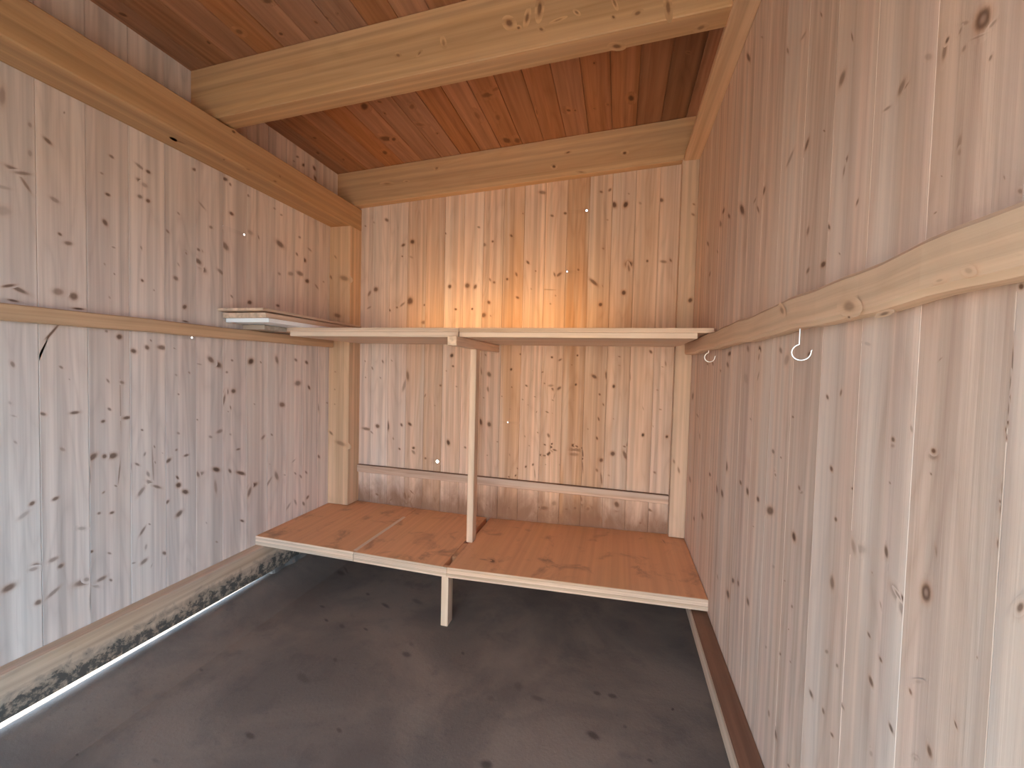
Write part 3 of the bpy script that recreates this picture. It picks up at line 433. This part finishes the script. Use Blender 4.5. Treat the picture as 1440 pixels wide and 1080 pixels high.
# ------------------------------------------------------------------ timbers
def timber(name, lo, hi, grain, mat, label, cat, seed, knots=None, tone=1.0, sat=1.0, bev=.004, fn=None, seg=1, group=None):
    mb = MB(); box(mb, lo, hi, grain, seed, tone, sat, bev, fn, 0, seg)
    for key, plane, clip in (knots or []):
        add_knots(mb, key, plane, lambda u, v: (grain, seed, tone, sat), clip)
    o = mb.build(name, mat)
    base = Vector(((lo[0]+hi[0])/2, (lo[1]+hi[1])/2, lo[2]))
    for v in o.data.vertices: v.co -= base
    o.location = base
    return tag(o, label, cat, group)
def wob(amp, f=9.0, ph=0.0, axis='y'):
    def fn(p):
        t = getattr(p, axis)*f+ph
        return Vector((p.x+amp*.5*math.sin(t*1.7+p.z*30), p.y, p.z+amp*(math.sin(t)+.6*math.sin(t*2.3+1)))) if axis == 'y' else \
            Vector((p.x, p.y+amp*.5*math.sin(t*1.7), p.z+amp*(math.sin(t)+.6*math.sin(t*2.3+1))))
    return fn

timber('purlin', (XL+.0005, YF, 2.485), (XL+.188, YB-.001, 2.657), 'y', M['beam'],
       'thick wooden beam running along the top of the left wall below the rafters', 'beam', 5, tone=.84, sat=1.18, knots=
       [('UF', lambda u, v, dz=0: Vector((XL+.188+OFF, u, v)), None), ('UU', lambda u, v, dz=0: Vector((u, v, 2.485-OFF)), None)], bev=.005)
G_R = 'rafters under the roof boarding'
timber('rafter', (XL+.001, 1.801, 2.6604), (XR-.001, 1.910, 2.9345), 'x', M['beam'],
       'big knotty rafter crossing the middle of the ceiling with bare boards on both sides', 'rafter', 12, tone=.88, sat=1.16, knots=
       [('RF', lambda u, v, dz=0: Vector((u, 1.801-OFF-dz, v)), None), ('RU', lambda u, v, dz=0: Vector((u, v, zr(u)-OFF))  , None)],
       bev=.004, fn=slope, group=G_R, seg=2)
timber('rafter', (XL+.001, 3.012, 2.6604), (XR-.001, YB-.001, 2.9345), 'x', M['beam'],
       'far rafter fixed flat against the top of the back wall', 'rafter', 27, tone=.90, sat=1.12, knots=
       [('BF', lambda u, v, dz=0: Vector((u, 3.012-OFF-dz, v)), None)], bev=.003, fn=slope, group=G_R, seg=2)
timber('rafter', (XL+.001, .52, 2.6604), (XR-.001, .63, 2.9345), 'x', M['beam'],
       'nearest rafter overhead, parallel to the one in mid ceiling', 'rafter', 33, bev=.004, fn=slope, group=G_R, seg=2)
timber('wall_plate', (XR-.097, YF, 2.790), (XR-.001, YB-.001, 2.824), 'y', M['beam'],
       'slim wooden plate along the top of the right wall carrying the rafter ends', 'beam', 51, bev=.002, tone=.97)
timber('corner_post', (XL+.001, 2.924, .2755), (XL+.188, YB-.001, 2.4845), 'z', M['beam'],
       'wide square post in the back left corner under the thick beam', 'post', 60,
       [('PL', lambda u, v, dz=0: Vector((u, 2.924-OFF-dz, v)), lambda u, v: XL+.01 < u < XL+.18)], tone=1.05, bev=.004)
timber('corner_post', (XR-.105, 3.0, .290), (XR-.001, YB-.001, 2.80), 'z', M['beam'],
       'narrow post in the back right corner beside the right wall', 'post', 73,
       [('PR', lambda u, v, dz=0: Vector((u, 3.0-OFF-dz, v)), lambda u, v: XR-.1 < u < XR-.01)], tone=.98, sat=.82, bev=.003)
timber('wall_rail', (XL+.001, YF, 1.533), (XL+.05, 2.923, 1.596), 'y', M['beam'],
       'slim horizontal rail nailed across the left wall at shelf height', 'rail', 81, tone=.93, sat=1.05, bev=.005, seg=40, fn=wob(.0012))
timber('wall_rail', (XR-.05, YF, 1.517), (XR-.001, 2.999, 1.600), 'y', M['beam'],
       'rough-sawn horizontal rail across the right wall holding the wire hooks', 'rail', 88,
       [('RR', lambda u, v, dz=0: Vector((XR-.0535-dz, u, v)), None)],
       tone=1.08, sat=.92, bev=.009, seg=70, fn=wob(.0026, 11, .4))
def tilt(p): return Vector((p.x, p.y, p.z-.0095*(p.x-(-2.06))))
mb = MB()
box(mb, (XL+.189, YB-.032, .520), (XR-.106, YB-.001, .579), 'x', 95, .93, 1.05, .004, tilt, 0, 4)
box(mb, (XL+.190, YB-.030, .5792), (XR-.107, YB-.001, .5815), 'x', 97, .95, 1.0, .0008, tilt, 1, 4)
t_ = mb.build('batten', [M['wall'], M['darksill']])
tag(t_, 'thin batten nailed across the back wall just above the low bench', 'batten')
def sillgap(p):
    k = max(0.0, min(1.0, (p.y-1.0)/1.3)); low = .036-.018*k
    return Vector((p.x, p.y, low+(p.z-.02)*(.215-low)/.195))
timber('sill_beam', (XL-.001, YF, .02), (XL+.07, 2.923, .215), 'y', M['sill'],
       'mould-stained sill beam at the foot of the left wall above the strip of daylight', 'beam', 103, bev=.004, fn=sillgap, seg=60)
mb = MB()
t_ = thing('sill_board', 'dark brown board lying along the foot of the right wall with a pale thin edge', 'board', (XR-.04, 1.0, .148))
box(mb, (XR-.076, YF, .150), (XR-.001, 2.999, .211), 'y', 110, bev=.002)
adopt(mb.build('board', M['darksill']), t_)
mb = MB(); box(mb, (XR-.082, YF, .148), (XR-.0762, 2.999, .2108), 'y', 112, .78, bev=.001, seg=1)
tag(adopt(mb.build('edge_strip', M['edge']), t_), 'pale sawn edge strip')

# ------------------------------------------------------------------ low bench
SX = -.925                      # seam between left and right bench boards
def bz(x):                      # bench top height, sagging at the middle leg
    return .274-.021*(x-XL)/(SX-XL) if x < SX else .253+.032*(x-SX)/(XR-SX)
TH = .058; YB0, YB1 = 2.224, YB-.003
def bench_fn(p): return Vector((p.x, p.y, p.z+bz(p.x)))
bench = thing('bench', 'low brown-topped bench across the whole back wall on a single short leg', 'bench', ((XL+XR)/2, (YB0+YB1)/2, ZF))
def part(mb, name, mat, root, label=None):
    o = adopt(mb.build(name, mat), root)
    return tag(o, label)
def bench_board(x0, x1, seed, tone=1.0):
    mb = MB(); box(mb, (x0, YB0+.004, -TH), (x1, YB1, 0), 'y', seed, tone, 1, .0025, bench_fn, 0, 2)
    add_knots(mb, 'N', lambda u, v, dz=0: Vector((u, v, bz(u)+OFF+dz)), lambda u, v: ('y', seed, tone, 1), lambda u, v: x0 < u < x1)
    pn = part(mb, 'bench_board', M['bench'], bench)
    mb = MB()
    n = 5
    for k in range(n):          # glued layers show on the sawn front edge
        za, zb_ = -TH+TH*k/n, -TH+TH*(k+1)/n-.0006
        box(mb, (x0, YB0-.001*(k % 2), za), (SX+.0095 if abs(x1-SX) < .03 else x1, YB0+.0039, zb_), 'x', seed+k*3, (1.0, .93, 1.03, .95, 1.04)[k], 1, .0006, bench_fn, 0, 2)
    e = part(mb, 'front_edge', M['edge'], bench, 'pale layered front edge'); e.parent = pn
bench_board(XL+.002, -1.525, 120, 1.0)
bench_board(-1.522, SX-.019, 127, 1.02)
bench_board(SX+.012, XR-.002, 134, .97)
mb = MB(); box(mb, (-1.537, YB0+.02, .0), (-1.513, 2.86, .003), 'y', 3, 1.1, 1, .001, bench_fn, 0, 2)
part(mb, 'seam_lath', M['lath'], bench, 'pale lath over the seam')
for y0, y1 in ((YB0+.0045, 2.262), (2.375, 2.58)):
    mb = MB(); box(mb, (SX-.018, y0, bz(SX)-.05), (SX+.011, y1, bz(SX)-.003), 'y', 140+y0, .85, 1, .002)
    part(mb, 'seam_filler', M['bench'], bench)
mb = MB(); box(mb, (-.951, 2.236, ZF), (-.908, 2.306, bz(SX)-TH-.001), 'z', 150, 1, 1, .002)
part(mb, 'leg', M['lath'], bench, 'pale square leg')

# ------------------------------------------------------------------ upper shelf
SY0 = 2.30
shelf = thing('upper_shelf', 'long pale shelf at eye height across the back wall between the two side rails', 'shelf', ((XL+XR)/2, 2.68, 1.521))
timber('upright_post', (-.930, 2.585, bz(SX)+.0012), (-.887, 2.655, 1.5205), 'z', M['lath'],
       'tall thin upright standing on the bench and propping the middle of the upper shelf', 'post', 155, tone=1.05, bev=.003)
mb = MB(); box(mb, (-.928, 2.20, 1.521), (-.874, YB-.001, 1.5745), 'y', 160, 1.15, 1, .003)
part(mb, 'bearer', M['lath'], shelf)
for (x0, x1, xb, u0, u1, seed) in ((XL+.012, -.902, XL+.190, XL+.19, -.904, 170), (-.900, XR-.012, XR-.107, -.898, XR-.088, 180)):
    mb = MB()
    box(mb, (x0, SY0, 1.6045), (x1, 2.922 if x0 < -2 else 2.998, 1.629), 'x', seed, .98, 1, .0015)
    if x0 < -2: box(mb, (xb, 2.9222, 1.6045), (x1, YB-.001, 1.629), 'x', seed, .98, 1, .0015)
    else: box(mb, (x0, 2.9982, 1.6045), (xb, YB-.001, 1.629), 'x', seed, .98, 1, .0015)
    part(mb, 'shelf_board', M['edge'], shelf)
    mb = MB(); box(mb, (u0, SY0+.002, 1.5755), (min(u1, XR-.088), YB-.12, 1.604), 'x', seed+5, 1.04, .9, .0015)
    box(mb, (max(u0, XL+.19), YB-.10, 1.5755), (min(u1, XR-.108), YB-.002, 1.604), 'x', seed+7, 1.0, .95, .0015)
    part(mb, 'under_board', M['lath'], shelf, 'paler board fixed beneath')

# boards stacked on the left end of the shelf
timber('painted_board', (XL+.012, 2.00, 1.6295), (XL+.315, 2.90, 1.6535), 'y', M['white'],
       'white painted board jutting forward from the left shelf end, lowest of the stack', 'board', 190, bev=.002)
timber('loose_board', (XL+.006, 1.985, 1.654), (XL+.308, 2.88, 1.683), 'y', M['edge'],
       'brownish board lying between the white board and the thin top board', 'board', 195, bev=.002, tone=.95)
def lift(p): return Vector((p.x, p.y, p.z+.006*max(0, min(1, (2.6-p.y)/.6))))
timber('thin_board', (XL+.006, 1.95, 1.6845), (XL+.325, 2.88, 1.699), 'y', M['edge'],
       'thin pale board on top of the stack at the left end of the shelf', 'board', 199, bev=.0015, fn=lift, seg=4)
timber('offcut', (XL+.004, 2.12, 1.5985), (XL+.17, 2.296, 1.6275), 'x', M['graywood'],
       'small grey wooden offcut on the left rail below the white board', 'offcut', 203, bev=.002)

# ------------------------------------------------------------------ screw hooks
def tube(mb, pts, r, n=8):
    rings = []
    prev = None
    for i, p in enumerate(pts):
        a = pts[max(i-1, 0)]; b = pts[min(i+1, len(pts)-1)]
        t = (b-a).normalized()
        if prev is None: u = t.orthogonal().normalized()
        else: u = (prev-t*prev.dot(t)).normalized()
        prev = u; w = t.cross(u)
        rr = r[i] if isinstance(r, list) else r
        rings.append([mb.vert(p+(u*math.cos(2*math.pi*k/n)+w*math.sin(2*math.pi*k/n))*rr) for k in range(n)])
    for A, B in zip(rings, rings[1:]):
        for k in range(n): mb.face((A[k], A[(k+1) % n], B[(k+1) % n], B[k]))
    mb.face(rings[0][::-1]); mb.face(rings[-1])
def hook(loc, d, stem, R, label, thick=.0016):
    """stem hangs from loc, the bow bulges to -d then turns up on the +d side"""
    d = Vector(d).normalized(); r0 = thick
    mb = MB(); P = []
    up = Vector((0, 0, 1))
    top = Vector((0, 0, .012)); P.append(top); P.append(Vector((0, 0, 0))); P.append(-up*stem*.5); P.append(-up*stem)
    c = -up*(stem+R*.95)+d*R*.25
    for k in range(0, 17):
        a = math.radians(118+ (k/16)*250)
        P.append(c+d*math.cos(a)*R+up*math.sin(a)*R)
    P.append(P[-1]+d*.004+up*.004)
    tube(mb, P, r0)
    o = mb.build('screw_hook', M['steel'], smooth=True); o.location = loc
    return tag(o, label, 'hook', 'wire screw hooks on the right wall')
hook(Vector((XR-.026, 1.225, 1.524)), (.92, -.39, 0), .044, .0205, 'larger wire hook hanging from the middle of the right rail')
hook(Vector((XR-.034, 2.30, 1.519)), (1, -.1, 0), .014, .0235, 'small wire hook under the right rail near the end of the shelf', .0024)
hook(Vector((XR-.0245, 1.335, 2.487)), (.92, -.39, 0), .020, .0215, 'wire hook high on the right wall, cut by the top of the picture')

# ------------------------------------------------------------------ light
w = bpy.data.worlds.new('daylight'); bpy.context.scene.world = w; w.use_nodes = True
bg = w.node_tree.nodes['Background']; bg.inputs[0].default_value = (.44, .72, 1.0, 1); bg.inputs[1].default_value = WORLD
def sun():
    L = bpy.data.lights.new('sun', 'SUN'); L.energy = SUN; L.angle = math.radians(.6); L.color = (1, .93, .82)
    o = bpy.data.objects.new('sun', L); COL.objects.link(o)
    d = Vector((.60, -.52, -.62)).normalized()
    o.rotation_euler = d.to_track_quat('-Z', 'Y').to_euler(); o.location = (-6, -4, 5)
sun()
L = bpy.data.lights.new('doorway_portal', 'AREA'); L.shape = 'RECTANGLE'; L.size = DX1-DX0; L.size_y = DZ-ZF
L.cycles.is_portal = True
o = bpy.data.objects.new('doorway_portal', L); COL.objects.link(o)
o.location = ((DX0+DX1)/2, YF-.03, (DZ+ZF)/2); o.rotation_euler = (math.radians(90), 0, 0)

# added area lamp over the upper shelf, no real source, casts the warm wall glow
L = bpy.data.lights.new('shelf_glow_fill', 'AREA'); L.shape = 'RECTANGLE'; L.size = 1.45; L.size_y = .12; L.energy = GLOW; L.color = (1, .62, .26)
o = bpy.data.objects.new('shelf_glow_fill', L); COL.objects.link(o)
o.location = (-.86, 2.80, 1.642); o.rotation_euler = (math.radians(180-30), 0, 0)

# ------------------------------------------------------------------ camera
YAW, PITCH, ROLL, F = .2452, -.0361, .0252, 593.8
fw = Vector((-math.sin(YAW)*math.cos(PITCH), math.cos(YAW)*math.cos(PITCH), math.sin(PITCH)))
rt = Vector((math.cos(YAW), math.sin(YAW), 0)); up = rt.cross(fw)
r2 = rt*math.cos(ROLL)+up*math.sin(ROLL); u2 = -rt*math.sin(ROLL)+up*math.cos(ROLL)
cam = bpy.data.cameras.new('camera'); cam.sensor_width = 36; cam.lens = 36*F/1440; cam.clip_start = .02
co = bpy.data.objects.new('camera', cam); COL.objects.link(co)
mw = Matrix((r2, u2, -fw)).transposed().to_4x4(); mw.translation = Vector((0, 0, H)); co.matrix_world = mw
sc = bpy.context.scene; sc.camera = co
sc.view_settings.view_transform = 'Standard'; sc.view_settings.look = 'None'; sc.view_settings.gamma = 1
sc.view_settings.use_curve_mapping = False; sc.view_settings.exposure = EXPO
sc.cycles.diffuse_bounces = 8; sc.cycles.max_bounces = 12
